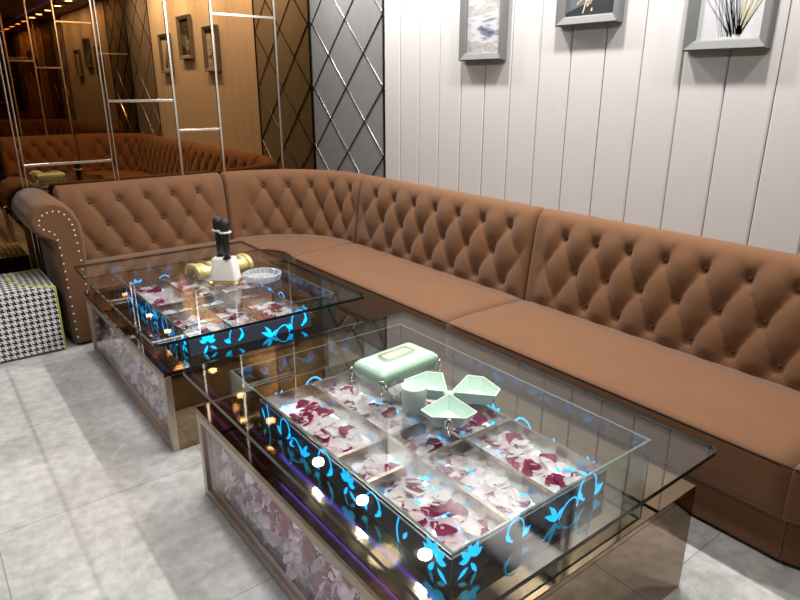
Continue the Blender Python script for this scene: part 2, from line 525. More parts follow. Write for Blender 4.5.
mirror_wall(WF, -1, 0.62, WX - .002, [1.305, 1.60, 1.915, 2.385], [(1.305, 1.60, 1.845), (1.60, 1.915, 1.765), (1.915, 2.385, 2.335), (2.385, WX - .01, 1.957)],
            'second bronze mirror on the facing wall, seen only inside the first mirror', 'mirror2')

# ceiling lights
for i, (x, y, w) in enumerate(DOWNLIGHTS):
    lab = 'recessed round downlight in the ceiling row along the %s, number %d from the mirror' % (
        'white plank wall' if x > 2 else ('middle of the room' if x > 0 else 'far side wall'), 0)
    t = thing('ceiling_downlight', 'round recessed ceiling downlight outside the frame, wall row mirrored in the table glass, others added as fill', 'ceiling light', (x, y, HC - .01), group='recessed ceiling downlights')
    bm = bmesh.new()
    lathe(bm, [(.088, 0.009), (.092, 0.004), (.088, 0.0), (.072, 0.0), (.068, 0.004)], (x, y, HC - .01), 24)
    obj('trim_ring', fix(bm), 'steel', t, smooth=True)
bm = bmesh.new(); box(bm, 2.20, 2.225, .9, WY - .15, HC - .012, HC - .001)
t = tag(obj('light_strip', bm, 'purple'), 'purple light strip along the ceiling, seen as a reflection in the tables', 'light strip')

# ---------------------------------------------------------------- sofa
PROF = [(.205, .30), (.205, .42), (.195, .52), (.178, .66), (.162, .78), (.150, .84), (.132, .885), (.103, .912), (.072, .916), (.042, .902), (.024, .87), (.018, .80), (.016, .55), (.016, .30)]
def resample(pts, n):
    P = [Vector(p) for p in pts]; d = [0]
    # smooth once by Catmull-Rom, then even spacing
    Q = []
    for i in range(len(P) - 1):
        p0, p1, p2, p3 = P[max(i - 1, 0)], P[i], P[i + 1], P[min(i + 2, len(P) - 1)]
        for k in range(8):
            t = k / 8
            Q.append(0.5 * ((2 * p1) + (p2 - p0) * t + (2 * p0 - 5 * p1 + 4 * p2 - p3) * t * t + (3 * p1 - p0 - 3 * p2 + p3) * t ** 3))
    Q.append(P[-1])
    for a, b in zip(Q, Q[1:]): d.append(d[-1] + (b - a).length)
    out = []; j = 0
    for i in range(n):
        s = d[-1] * i / (n - 1)
        while j < len(d) - 2 and d[j + 1] < s: j += 1
        t = (s - d[j]) / max(1e-9, d[j + 1] - d[j]); out.append(Q[j].lerp(Q[j + 1], t))
    return out
PR = resample(PROF, 96)
ZR, DV = 0.795, 0.158        # top row of buttons, row pitch

def tuft(s, z, s0, du, length, ntop):
    V = (ZR - z) / DV; U = (s - s0) / du
    p = U - V / 2; q = U + V / 2
    fv = sstep(-0.75, 0.05, V) * (1 - sstep(2.05, 2.5, V))
    fu = sstep(0.0, 0.5 * du, s - (s0 - 0.85 * du)) * sstep(0.0, 0.5 * du, (s0 + (ntop - 0.15) * du) - s)
    pil = (abs(math.sin(PI * p)) * abs(math.sin(PI * q))) ** 0.5
    h = (0.027 * pil - 0.012) * fv * fu
    for k in range(3):
        n = round(U - k / 2)
        if (n < 0 or n > ntop - 1 - (1 if k == 1 else 0)): continue
        ds = (U - k / 2 - n) * du; dz = (V - k) * DV
        r2 = ds * ds + dz * dz
        h -= 0.019 * math.exp(-r2 / (2 * .015 ** 2)) + 0.009 * math.exp(-r2 / (2 * .038 ** 2))
    return h

_b = bmesh.new(); ball(_b, (0, 0, 0), .012, 2)
BUTTON = bpy.data.meshes.new('tufting_button'); _b.to_mesh(BUTTON); _b.free(); BUTTON.materials.append(M['fabric_button'])
_b = bmesh.new(); ball(_b, (0, 0, 0), .0062, 1, (1, .55, 1))
NAIL = bpy.data.meshes.new('nailhead'); _b.to_mesh(NAIL); _b.free(); NAIL.materials.append(M['nail'])
for _m in (BUTTON, NAIL):
    for _p in _m.polygons: _p.use_smooth = True
def sofa_back(parent, path, length, s0, du, ntop, flip=False):
    ns = max(24, int(length / 0.0115))
    bm = bmesh.new(); rings = []
    for i in range(ns + 1):
        s = length * i / ns
        x, y, nx, ny = path(s)
        e = min(s, length - s)
        sh = 0.030 * max(0, 1 - e / 0.026) ** 2
        ring = []
        for k, p in enumerate(PR):
            a = PR[max(k - 1, 0)]; b = PR[min(k + 1, len(PR) - 1)]
            t = (b - a).normalized(); nd, nz = t.y, -t.x      # outward
            h = -sh
            if p.x > .10 and p.y > .35: h += tuft(s, p.y, s0, du, length, ntop)
            elif p.y > .8: h += 0
            d = p.x + nd * h; z = p.y + nz * h
            ring.append(Vector((x + nx * d, y + ny * d, z)))
        rings.append(ring)
    loft(bm, rings, True, True)
    o = obj('backrest', fix(bm), 'fabric', parent, smooth=True)
    for k in range(3):
        for n in range(ntop - (1 if k == 1 else 0)):
            sb = s0 + (n + k / 2) * du; z = ZR - k * DV
            if sb < .03 or sb > length - .03: continue
            x, y, nx, ny = path(sb)
            d = min(PR, key=lambda p: abs(p.y - z) if p.x > .12 else 9).x - .034
            b = bpy.data.objects.new('tufting_button', BUTTON); COL.objects.link(b); b.parent = o
            b.location = Vector((x + nx * d, y + ny * d, z)) - root_of(o).location
    return o

def strip_solid(parent, name, mat, fpath, bpath, n, prof, smooth=True):
    """sweep of a cross-section between front edge and rear edge; prof = [(t front..back in m from front, z)], negative t counts from the rear"""
    bm = bmesh.new(); rings = []
    for i in range(n + 1):
        a = Vector((*fpath(i / n), 0)); b = Vector((*bpath(i / n), 0))
        dirv = (b - a); ln = dirv.length; dirv.normalize()
        e = 0.010 * max(0, 1 - min(i, n - i) / 1.0)
        rings.append([a + dirv * (t if t >= 0 else ln + t) + Vector((0, 0, z - (e if z > .3 else 0))) for t, z in prof])
    loft(bm, rings, True, True)
    return obj(name, fix(bm), mat, parent, smooth=smooth)

SEATP = [(.022, .205), (.004, .225), (0.0, .26), (.0, .375), (.003, .398), (.012, .412), (.035, .419), (.10, .424), (.22, .427), (-.10, .424), (-.004, .418), (-.004, .205)]
PLINP = [(.075, .02), (.072, .21), (-.02, .21), (-.02, .02)]
BASEP = [(.09, 0), (.09, .022), (-.03, .022), (-.03, 0)]
def line(p, q): return lambda t: (p[0] + (q[0] - p[0]) * t, p[1] + (q[1] - p[1]) * t)
def seat_set(t, f, b, n):
    # n+2 samples with tight ends so the seam rounds over
    strip_solid(t, 'seat_cushion', 'fabric', f, b, n, SEATP)
    strip_solid(t, 'plinth', 'fabric', f, b, n, PLINP, False)
    strip_solid(t, 'base_rail', 'black', f, b, n, BASEP, False)
    bm = bmesh.new(); pts = []
    for i in range(n + 1):
        a = Vector((*f(i / n), 0)); c = Vector((*b(i / n), 0)); dv = (c - a).normalized()
        pts.append(a + dv * .004 + Vector((0, 0, .4075)))
    tube(bm, pts, .0042, 6); obj('seat_piping', bm, 'fabric_dark', t, smooth=True)

XS = 2.02                       # front of the long seat
Y_A, Y_B, Y_C = 3.93, 2.236, 0.60     # seams
def path_right(y_start): return lambda s: (WX, y_start - s, -1, 0)
def inset(p, q, e=.002): return p, q
t = thing('sofa_section', 'brown tufted sofa section by the white wall, next to the curved corner', 'sofa', (2.4, (Y_A + Y_B) / 2, 0), group='sections of the brown tufted corner sofa')
sofa_back(t, path_right(Y_A - .001), Y_A - Y_B - .002, .205, .2175, 7)
seat_set(t, line((XS, Y_A - .08), (XS, Y_B + .002)), line((WX - .195, Y_A - .002), (WX - .195, Y_B + .002)), 24)
t = thing('sofa_section', 'brown tufted sofa section by the white wall, nearest the camera, beside the large glass table', 'sofa', (2.4, (Y_B + Y_C) / 2, 0), group='sections of the brown tufted corner sofa')
sofa_back(t, path_right(Y_B - .001), Y_B - Y_C - .002, .205, .187, 8)
seat_set(t, line((XS, Y_B - .002), (XS, Y_C + .002)), line((WX - .195, Y_B - .002), (WX - .195, Y_C + .002)), 24)

X_E = 1.912                      # seam between corner and the section on the mirror wall
YS = 4.20                       # front of the seat along the mirror wall
def corner_path(sy, wy, ya, xe):
    RC = .85 if sy > 0 else .70
    cx, cy = WX - RC, wy - sy * RC
    l1 = abs(cy - ya); l2 = RC * PI / 2; l3 = cx - xe
    def f(s):
        if s < l1: return (WX, ya + sy * s, -1, 0)
        if s < l1 + l2:
            a = (s - l1) / RC
            return (cx + RC * math.cos(a), cy + sy * RC * math.sin(a), -math.cos(a), -sy * math.sin(a))
        return (cx - (s - l1 - l2), wy, 0, -sy)
    return f, l1 + l2 + l3
def build_corner(sy, wy, ya, xe, label):
    t = thing('sofa_corner_section', label, 'sofa', (2.4, ya + sy * .5, 0), group='sections of the brown tufted corner sofa')
    RC = .85 if sy > 0 else .70
    f, ln = corner_path(sy, wy, ya, xe)
    sofa_back(t, lambda s: f(s + .001), ln - .002, .14, .228, 5)
    ys = wy - sy * (WY - YS)
    if sy > 0: ctl = [(XS, ya - .076), (XS + .02, ya), (2.045, ya + .11), (1.99, ys - .045), (1.93, ys - .01), (xe, ys)]
    else:
        ys = .34
        ctl = [(XS, ya), (XS + .03, ya - .08), (XS + .03, ya - .16), (2.01, ys + .03), (1.95, ys + .01), (xe, ys)]
    def fp(u):
        k = u * (len(ctl) - 1); i = min(int(k), len(ctl) - 2); tt = k - i
        P = [Vector(ctl[max(0, min(len(ctl) - 1, i + j))]) for j in (-1, 0, 1, 2)]
        q = 0.5 * (2 * P[1] + (P[2] - P[0]) * tt + (2 * P[0] - 5 * P[1] + 4 * P[2] - P[3]) * tt * tt + (3 * P[1] - P[0] - 3 * P[2] + P[3]) * tt ** 3)
        return (q.x, q.y)
    def bp(u):
        x, y, nx, ny = f(.001 + u * (ln - .002)); return (x + nx * .195, y + ny * .195)
    seat_set(t, fp, bp, 30)
    # filler board behind the curved back
    bm = bmesh.new(); poly = []
    for k in range(17):
        a = k / 16 * PI / 2
        poly.append((WX - RC + (RC - .0) * math.cos(a), wy - sy * RC + sy * RC * math.sin(a)))
    poly.append((WX - .008, wy - sy * .008)); prism(bm, poly, lambda u, v, d: (min(u, WX - .008), v if abs(v - wy) > .008 else wy - sy * .008, .80 + d), .02)
    obj('filler_board', fix(bm), 'fabric', t)
    return t
build_corner(1, WY, Y_A, X_E, 'curved corner section of the brown tufted sofa where the grey wall panel meets the mirror')
build_corner(-1, WF, Y_C, X_E, 'second curved corner of the brown sofa, seen only in the mirror')

def build_end(sy, wy, label, arm_label_front):
    """section on the mirror wall with a scroll arm at its free end"""
    t = thing('sofa_end_section', label, 'sofa', (1.3, wy - sy * .3, 0), group='sections of the brown tufted corner sofa')
    XA = 0.745 if sy > 0 else 1.02
    ln = X_E - XA - .006
    if sy > 0: path = lambda s: (X_E - .002 - s, wy, 0, -1)
    else: path = lambda s: (XA + .004 + s, wy, 0, 1)
    sofa_back(t, path, ln, (.207 if sy > 0 else ln - .138 - .188 * 4), .188, 5)
    ys = wy - sy * (WY - YS) if sy > 0 else .34
    a, b = (X_E - .002, XA + .004)
    seat_set(t, line((a, ys), (b, ys)), line((a, wy - sy * .195), (b, wy - sy * .195)), 16)
    if sy < 0: return t
    # scroll arm: outline in (x,z), swept towards the wall
    out = [(.632, .02), (.752, .02), (.764, .24), (.774, .50), (.780, .66), (.772, .76), (.748, .83), (.708, .882), (.655, .908), (.600, .910),
           (.548, .888), (.512, .846), (.500, .795), (.512, .745), (.545, .705), (.585, .690), (.612, .668), (.622, .60), (.626, .42), (.630, .20)]
    yf = wy - sy * (WY - 4.13)
    bm = bmesh.new(); rings = []
    c = Vector((.66, .55))
    for k, (dy, sh) in enumerate(((0.0, .022), (.006, .010), (.018, .002), (.04, 0), (.2, 0), (.45, 0), (.672, 0))):
        ring = []
        for (x, z) in out:
            v = Vector((x, z)); cc = Vector((.64, .80)) if z > .70 else Vector((.69, z))
            dd = (cc - v); dd = dd.normalized() * min(sh, dd.length * .5) if dd.length > 1e-6 else dd
            v = v + dd
            ring.append((v.x, yf + sy * dy, v.y))
        rings.append(ring)
    loft(bm, rings, True, True)
    arm = obj('scroll_arm', fix(bm), 'fabric', t, smooth=False)
    for p in arm.data.polygons: p.use_smooth = len(p.vertices) == 4
    # welt and nail heads on the front face
    nails = [(.650, .061), (.649, .113), (.648, .165), (.648, .215), (.648, .265), (.646, .325), (.644, .384), (.644, .436), (.644, .486), (.642, .536), (.640, .587), (.637, .635), (.633, .682),
             (.622, .716), (.597, .737), (.570, .752), (.551, .780), (.556, .808), (.575, .834), (.602, .848), (.633, .852), (.664, .847), (.690, .827), (.712, .795), (.724, .763), (.729, .729),
             (.731, .697), (.734, .650), (.736, .599), (.739, .540), (.741, .482), (.743, .435), (.744, .388)] + [(.745, .34 - .05 * k) for k in range(6)]
    for x, z in nails:
        q = bpy.data.objects.new('nailhead', NAIL); COL.objects.link(q); q.parent = arm
        q.location = Vector((x, yf - sy * .001, z)) - t.location
    for x, y in ((.69, yf + sy * .06), (.69, wy - sy * .1)):
        bm = bmesh.new(); lathe(bm, [(.03, 0), (.034, .02)], (x, y, 0), 12); obj('foot', bm, 'black', t)
    return t
build_end(1, WY, 'brown tufted sofa end section with a nail-studded scroll arm, against the bronze mirror', '')
build_end(-1, WF, 'facing brown sofa end section, seen only in the mirror', '')

# ---------------------------------------------------------------- houndstooth pouf
PX0, PX1, PY0, PY1, PZ = 0.085, 0.572, 4.115, 4.60, 0.408
t = thing('pouf', 'cube pouf in black and white houndstooth with lime piping beside the sofa arm', 'pouf', ((PX0 + PX1) / 2, (PY0 + PY1) / 2, 0))
bm = bmesh.new()
uvl = bm.loops.layers.uv.new('UVMap')
box(bm, PX0, PX1, PY0, PY1, .012, PZ)
bmesh.ops.subdivide_edges(bm, edges=bm.edges[:], cuts=11, use_grid_fill=True)
for v in bm.verts:       # soft upholstery: top and sides belly slightly, edges round
    cx, cy = (PX0 + PX1) / 2, (PY0 + PY1) / 2
    u = (v.co.x - cx) / ((PX1 - PX0) / 2); w = (v.co.y - cy) / ((PY1 - PY0) / 2); h = (v.co.z - .012) / (PZ - .012)
    if h > .999: v.co.z += .022 * (1 - u * u) * (1 - w * w) + .006 * (1 - min(u * u, w * w))
    v.co.x += .006 * (1 - w * w) * math.sin(PI * h) * (1 if u > .99 else -1 if u < -.99 else 0)
    v.co.y += .006 * (1 - u * u) * math.sin(PI * h) * (1 if w > .99 else -1 if w < -.99 else 0)
bm.normal_update()
for f in bm.faces:
    n = f.normal
    for lp in f.loops:
        c = lp.vert.co
        lp[uvl].uv = (c.x, c.y) if abs(n.z) > .7 else ((c.y, c.z) if abs(n.x) > .7 else (c.x, c.z))
obj('upholstered_cube', bm, 'hound', t)
cor = [(PX0, PY0), (PX1, PY0), (PX1, PY1), (PX0, PY1)]
pcx, pcy = (PX0 + PX1) / 2, (PY0 + PY1) / 2
def ptop(x, y):
    u = (x - pcx) / ((PX1 - PX0) / 2); w = (y - pcy) / ((PY1 - PY0) / 2)
    return PZ + .022 * (1 - u * u) * (1 - w * w) + .006 * (1 - min(u * u, w * w)) + .001
for (x, y) in cor:
    bm = bmesh.new(); tube(bm, [(x, y, .014), (x, y, .2), (x, y, PZ - .004), (x, y, PZ + .002)], .0052, 6); obj('corner_piping', bm, 'lime', t, smooth=True)
for (xa, ya, xb, yb, mx) in ((PX1, PY0, PX1, PY1, pcx + .022), (PX0, PY0, PX0, PY1, pcx - .022)):
    bm = bmesh.new(); pts = []
    for k in range(21):
        s = k / 20; b = 1 - (2 * s - 1) ** 2
        b = b ** .8
        x = xa + (mx - xa) * b; y = ya + (yb - ya) * s
        pts.append((x, y, ptop(x, y)))
    tube(bm, pts, .0052, 6); obj('top_piping', bm, 'lime', t, smooth=True)
for sx in (PX0 + .05, PX1 - .05):
    for sy in (PY0 + .05, PY1 - .05):
        bm = bmesh.new(); lathe(bm, [(.018, 0), (.02, .014)], (sx, sy, 0), 12); obj('foot', bm, 'black', t)

# ---------------------------------------------------------------- petals
def petal_mesh(name, mat, w, ln, cup, seed):
    rnd = random.Random(seed); bm = bmesh.new()
    nu, nv = 6, 6; rows = []
    for j in range(nv + 1):
        v = j / nv
        wd = w * (0.30 + 0.70 * math.sin(min(1, v * 1.25) * PI / 2)) * (1 if v < .8 else math.sqrt(max(.02, 1 - ((v - .8) / .22) ** 2)))
        row = []
        for i in range(nu + 1):
            u = i / nu * 2 - 1
            x = u * wd / 2; y = (v - .5) * ln
            if v > .85: y -= .0035 * (1 - abs(u)) * 1.0
            z = cup * (u * u * .55 + (v - .45) ** 2 * 1.4) + .0022 * math.sin(u * 4 + seed) * v
            row.append(bm.verts.new((x, y, z)))
        rows.append(row)
    for a, b in zip(rows, rows[1:]):
        for i in range(nu): bm.faces.new((a[i], a[i + 1], b[i + 1], b[i]))
    me = bpy.data.meshes.new(name); bm.to_mesh(me); bm.free(); me.materials.append(M[mat])
    for p in me.polygons: p.use_smooth = True
    return me
PETAL = {}
for mat in ('pet_white', 'pet_pink', 'pet_red'):
    PETAL[mat] = [petal_mesh('rose_petal', mat, .058, .058, .005, 1), petal_mesh('rose_petal', mat, .064, .056, .008, 2), petal_mesh('rose_petal', mat, .052, .058, .004, 3)]
def pick():
    r = random.random()
    return 'pet_white' if r < .48 else 'pet_pink' if r < .74 else 'pet_red'
def petal_matrix(x, y, z, tilt=.35):
    return Matrix.Translation((x, y, z)) @ Matrix.Rotation(random.uniform(0, 2 * PI), 4, 'Z') @ Matrix.Rotation(random.gauss(0, tilt), 4, 'X') @ Matrix.Rotation(random.gauss(0, tilt), 4, 'Y')
def merged_petals(name, spots, parent=None, sub=False):
    vs, fs, mi = [], [], []
    order = ['pet_white', 'pet_pink', 'pet_red']
    for (mat, mtx, s, *given) in spots:
        me = given[0] if given else random.choice(PETAL[mat]); o = len(vs)
        vs += [tuple(mtx @ (v.co * s)) for v in me.vertices]
        for p in me.polygons:
            fs.append([o + k for k in p.vertices]); mi.append(order.index(mat))
    if parent:
        r = root_of(parent).location; vs = [(a - r.x, b - r.y, c - r.z) for a, b, c in vs]
    me = bpy.data.meshes.new(name); me.from_pydata(vs, [], fs)
    for k in order: me.materials.append(M[k])
    me.polygons.foreach_set('material_index', mi); me.polygons.foreach_set('use_smooth', [True] * len(fs))
    o = bpy.data.objects.new(name, me); COL.objects.link(o)
    if parent: o.parent = parent
    o['kind'] = 'stuff'
    return o

# ---------------------------------------------------------------- glowing etched motifs
def ribbon(bm, pts, wd, f, th=.0012):
    n = len(pts)
    la, lb = [], []
    for i, (u, v) in enumerate(pts):
        a = pts[max(0, i - 1)]; b = pts[min(n - 1, i + 1)]
        tx, ty = b[0] - a[0], b[1] - a[1]; q = math.hypot(tx, ty) or 1
        w = (wd[i] if isinstance(wd, list) else wd) / 2
        la.append((u - ty / q * w, v + tx / q * w)); lb.append((u + ty / q * w, v - tx / q * w))
    A0 = [bm.verts.new(f(u, v, 0)) for u, v in la]; B0 = [bm.verts.new(f(u, v, 0)) for u, v in lb]
    A1 = [bm.verts.new(f(u, v, th)) for u, v in la]; B1 = [bm.verts.new(f(u, v, th)) for u, v in lb]
    for i in range(n - 1):
        bm.faces.new((A0[i], A0[i + 1], B0[i + 1], B0[i])); bm.faces.new((A1[i], B1[i], B1[i + 1], A1[i + 1]))
        bm.faces.new((A0[i], A1[i], A1[i + 1], A0[i + 1])); bm.faces.new((B0[i], B0[i + 1], B1[i + 1], B1[i]))
def leaf(bm, u, v, ang, ln, wd, f):
    pts = []
    for k in range(9):
        s = k / 8
        pts.append((u + math.cos(ang) * ln * s, v + math.sin(ang) * ln * s))
    ribbon(bm, pts, [max(.0008, wd * math.sin(PI * min(1, s / 8 * 1.05)) ** .8) for s in range(9)], f)
def scroll(bm, u, v, sc, mir, f, kind):
    m = -1 if mir else 1
    if kind == 0:            # arching tendril that hooks over, with leaves at its foot
        pts = []
        for k in range(22):
            a = PI * (1.08 - k / 21 * 1.45)
            r = .030 * sc * (1 if k < 14 else 1 - (k - 14) * .035)
            pts.append((u + m * (r * math.cos(a)), v + .01 * sc + r * 1.25 * math.sin(a)))
        ribbon(bm, pts, [.003 * sc + .004 * sc * (k / 21) for k in range(22)], f)
        leaf(bm, u - m * .030 * sc, v - .02 * sc, PI / 2 + m * .9, .034 * sc, .014 * sc, f)
        leaf(bm, u - m * .030 * sc, v - .022 * sc, PI / 2 + m * .35, .030 * sc, .011 * sc, f)
        leaf(bm, u + m * .018 * sc, v - .012 * sc, PI / 2 - m * .6, .03 * sc, .014 * sc, f)
    elif kind == 1:          # five-petalled flower with two leaves
        for k in range(5):
            a = PI / 2 + (k - 2) * .62 + .15 * m
            leaf(bm, u + .006 * sc * math.cos(a), v + .006 * sc + .006 * sc * math.sin(a), a, (.036 if k in (1, 2, 3) else .028) * sc, .015 * sc, f)
        leaf(bm, u, v - .004 * sc, -PI / 2 + m * .5, .036 * sc, .010 * sc, f)
        leaf(bm, u - m * .01 * sc, v - .01 * sc, -PI / 2 - m * 1.0, .03 * sc, .010 * sc, f)
    elif kind == 2:          # lone upright stroke and bud
        pts = [(u + m * .008 * sc * math.sin(k / 10 * PI), v + (-.035 + .075 * k / 10) * sc) for k in range(11)]
        ribbon(bm, pts, .0045 * sc, f)
        leaf(bm, u + m * .018 * sc, v - .036 * sc, m * .2 if m > 0 else PI - .2, .018 * sc, .008 * sc, f)
        leaf(bm, u - m * .016 * sc, v - .01 * sc, PI / 2 + m * .5, .03 * sc, .010 * sc, f)
    else:                    # wind-blown spray of curved leaves with a curling tendril
        for a0, kk, ln, wd in ((.15, 14, .052, .013), (.75, 10, .046, .012), (-.55, -16, .036, .009)):
            pts = []; x, y, a = u, v - .028 * sc, PI / 2 - a0 * m
            for k in range(10):
                pts.append((x, y)); x += math.cos(a) * ln * sc / 9; y += math.sin(a) * ln * sc / 9; a -= m * kk * ln / 9
            ribbon(bm, pts, [max(.0008, wd * sc * math.sin(PI * min(1, .06 + k / 9)) ** .7) for k in range(10)], f)
        pts = []; x, y, a = u - m * .012 * sc, v - .030 * sc, PI / 2 + .5 * m
        for k in range(20):
            pts.append((x, y)); x += math.cos(a) * .0052 * sc; y += math.sin(a) * .0052 * sc; a += m * (.02 + .035 * k)* .55
        ribbon(bm, pts, .0036 * sc, f)

# ---------------------------------------------------------------- glass display tables
ZB, ZT, TT = 0.385, 0.530, 0.014       # base top, underside of the glass top, glass thickness
XC = [0.865, 1.075, 1.255, 1.475]      # tray columns
YR = [0.918, 1.290, 1.452, 1.945]      # tray rows
COLN = ['sofa-far', 'middle', 'sofa-near']
def build_table(dy, label, tray_dy, seed):
    rnd = random.Random(seed); random.seed(seed)
    t = thing('glass_display_table', label, 'coffee table', (1.2, 1.45 + dy, 0), group='glass display tables in front of the sofa')
    x0, x1, y0, y1 = .70, 1.735, .755 + dy, 2.185 + dy
    # mirrored base: four plates and a ledge
    bm = bmesh.new()
    box(bm, x0 + .03, x1, y0, y0 + .02, 0.0, ZB - .02); box(bm, x0 + .03, x1, y1 - .02, y1, 0.0, ZB - .02)
    box(bm, x1 - .02, x1, y0 + .02, y1 - .02, 0.0, ZB - .02); box(bm, x0 + .03, x1 - .02, y0 + .02, y1 - .02, 0.0, .03)
    obj('base_cabinet', bm, 'bronze', t)
    bm = bmesh.new(); box(bm, x0, x1, y0, y1, ZB - .02, ZB, .002); obj('ledge_plate', bm, 'bronze', t)
    # framed window on the aisle side
    fr = thing('tmp', '', '') if False else None
    bm = bmesh.new()
    w = .032
    box(bm, x0, x0 + .03, y0, y0 + w, 0, ZB - .021, .002); box(bm, x0, x0 + .03, y1 - w, y1, 0, ZB - .021, .002)
    box(bm, x0, x0 + .03, y0 + w, y1 - w, 0, w, .002); box(bm, x0, x0 + .03, y0 + w, y1 - w, ZB - .021 - w, ZB - .021, .002)
    f = obj('window_frame', bm, 'bronze_edge', t)
    bm = bmesh.new(); box(bm, x0 + .010, x0 + .018, y0 + w - .004, y1 - w + .004, w - .004, ZB - .021 - w + .004); obj('window_pane', bm, 'sideglass', f)
    # petals banked up behind that pane
    bm = bmesh.new(); prism(bm, [(x0 + .06, .032), (x0 + .06, .06), (x0 + .15, .33), (x0 + .25, .33), (x0 + .25, .032)], lambda u, v, d: (u, y0 + .025 + d, v), (y1 - y0 - .05))
    obj('petal_bank', fix(bm), 'traybase', t)
    spots = []
    for k in range(560):
        s = rnd.random() ** .9
        y = rnd.uniform(y0 + .05, y1 - .05)
        x = x0 + .050 + s * .085; z = .055 + s * .265
        mtx = Matrix.Translation((x, y, z)) @ Matrix.Rotation(-1.3 + rnd.gauss(0, .13), 4, 'Y') @ Matrix.Rotation(rnd.uniform(0, 6.28), 4, 'Z') @ Matrix.Rotation(rnd.gauss(0, .2), 4, 'X')
        spots.append((pick() if rnd.random() < .72 else 'pet_red', mtx, 1.15))
    merged_petals('petal_filling', spots, t)
    ll = bpy.data.lights.new('cabinet_strip_light', 'AREA'); ll.shape = 'RECTANGLE'; ll.size = .02; ll.size_y = 1.3; ll.energy = 1.1; ll.color = (.88, .86, 1.0)
    lo = bpy.data.objects.new('cabinet_strip_light', ll); lo.location = (x0 + .042 - 1.2, 0, ZB - .026); lo.rotation_euler = (0, math.radians(-22), 0); COL.objects.link(lo); lo.parent = t
    lo.location = Vector((x0 + .042, (y0 + y1) / 2, ZB - .026)) - t.location
    # glass box that carries the top
    bx0, bx1, by0, by1 = .822, 1.635, .866 + dy, 2.116 + dy
    g = .008
    bm = bmesh.new()
    box(bm, bx0, bx1, by0, by0 + g, ZB, ZT - .001); box(bm, bx0, bx1, by1 - g, by1, ZB, ZT - .001)
    box(bm, bx0, bx0 + g, by0 + g, by1 - g, ZB, ZT - .001); box(bm, bx1 - g, bx1, by0 + g, by1 - g, ZB, ZT - .001)
    for q in bm.faces:
        if abs(q.normal.z) > .9 and q.calc_center_median().z > ZT - .01: q.material_index = 1
    gb = obj('glass_box', bm, ['boxglass', 'edge'], t)
    bm = bmesh.new()
    for (x, y) in ((bx0, by0), (bx1, by0), (bx0, by1), (bx1, by1)):
        box(bm, x - .0015, x + .0015, y - .0015, y + .0015, ZB, ZT - .001)
    for (xa, xb, ya, yb) in ((bx0, bx1, by0 + .001, by0 + .004), (bx0, bx1, by1 - .004, by1 - .001), (bx0 + .001, bx0 + .004, by0 + .005, by1 - .005), (bx1 - .004, bx1 - .001, by0 + .005, by1 - .005)):
        box(bm, xa, xb, ya, yb, ZT - .004, ZT - .0005)
    obj('polished_edge', bm, 'edge', gb)
    # dark surround of the tray block with lit etching on its four faces
    sx0, sx1, sy0, sy1 = XC[0] - .008, XC[3] + .008, YR[0] + dy + tray_dy - .008, YR[3] + dy + tray_dy + .008
    zk = ZT - .066
    bm = bmesh.new(); g2 = .006
    box(bm, sx0, sx1, sy0, sy0 + g2, ZB + .001, zk); box(bm, sx0, sx1, sy1 - g2, sy1, ZB + .001, zk)
    box(bm, sx0, sx0 + g2, sy0 + g2, sy1 - g2, ZB + .001, zk); box(bm, sx1 - g2, sx1, sy0 + g2, sy1 - g2, ZB + .001, zk)
    sk = obj('tray_surround', bm, 'skirt', t)
    zc = (ZB + zk) / 2 - .002
    bm = bmesh.new()
    fL = lambda u, v, d: (sx0 - .0004 - d, u, v)
    fR = lambda u, v, d: (sx1 + .0004 + d, u, v)
    fN = lambda u, v, d: (u, sy0 - .0004 - d, v)
    fF = lambda u, v, d: (u, sy1 + .0004 + d, v)
    kinds = [1, 2, 0, 1, 0, 3, 0, 2]
    for f, a, b in ((fL, sy0, sy1), (fR, sy0, sy1), (fN, sx0, sx1), (fF, sx0, sx1)):
        n = int((b - a) / .13)
        for k in range(n):
            u = a + (k + .5) * (b - a) / n + rnd.uniform(-.012, .012)
            kd = kinds[(k + (3 if f in (fN, fF) else 0)) % 8]
            scroll(bm, u, zc + rnd.uniform(-.004, .004), rnd.uniform(1.05, 1.4), rnd.random() < .5, f, kd)
    obj('glowing_vine', fix(bm), 'glow', sk)
    # nine open steel trays
    zb = ZB + .026; zr = ZT - .061
    trays = []
    for c in range(3):
        for r in range(3):
            xa, xb, ya, yb = XC[c], XC[c + 1], YR[r] + dy + tray_dy, YR[r + 1] + dy + tray_dy
            bm = bmesh.new(); th = .0055; gp = .001
            xa += gp; xb -= gp; ya += gp; yb -= gp
            fl = .010        # walls splay a little
            for (p, q, wv) in (((xa, ya), (xb, ya), (0, 1)), ((xb, ya), (xb, yb), (-1, 0)), ((xb, yb), (xa, yb), (0, -1)), ((xa, yb), (xa, ya), (1, 0))):
                dx, dyy = wv
                ex = ((q[0] - p[0]), (q[1] - p[1])); le = math.hypot(*ex); ex = (ex[0] / le, ex[1] / le)
                loft(bm, [[(pt[0] + dx * o + ex[0] * m * sg, pt[1] + dyy * o + ex[1] * m * sg, z) for (o, m, z) in ((0, 0, ZB + .001), (0, 0, zr), (th, th, zr), (fl, fl, zb), (fl, fl, ZB + .001))]
                          for pt, sg in ((p, 1), (q, -1))])
            to = obj('petal_tray', fix(bm), 'tray', t)
            bm = bmesh.new(); box(bm, xa + fl - .001, xb - fl + .001, ya + fl - .001, yb - fl + .001, zb - .004, zb); obj('tray_floor', bm, 'litbase', to)
            bm = bmesh.new(); ff = lambda u, v, d: (u, v, zb + .0006 + d)
            nm = 3 if r != 1 else 1
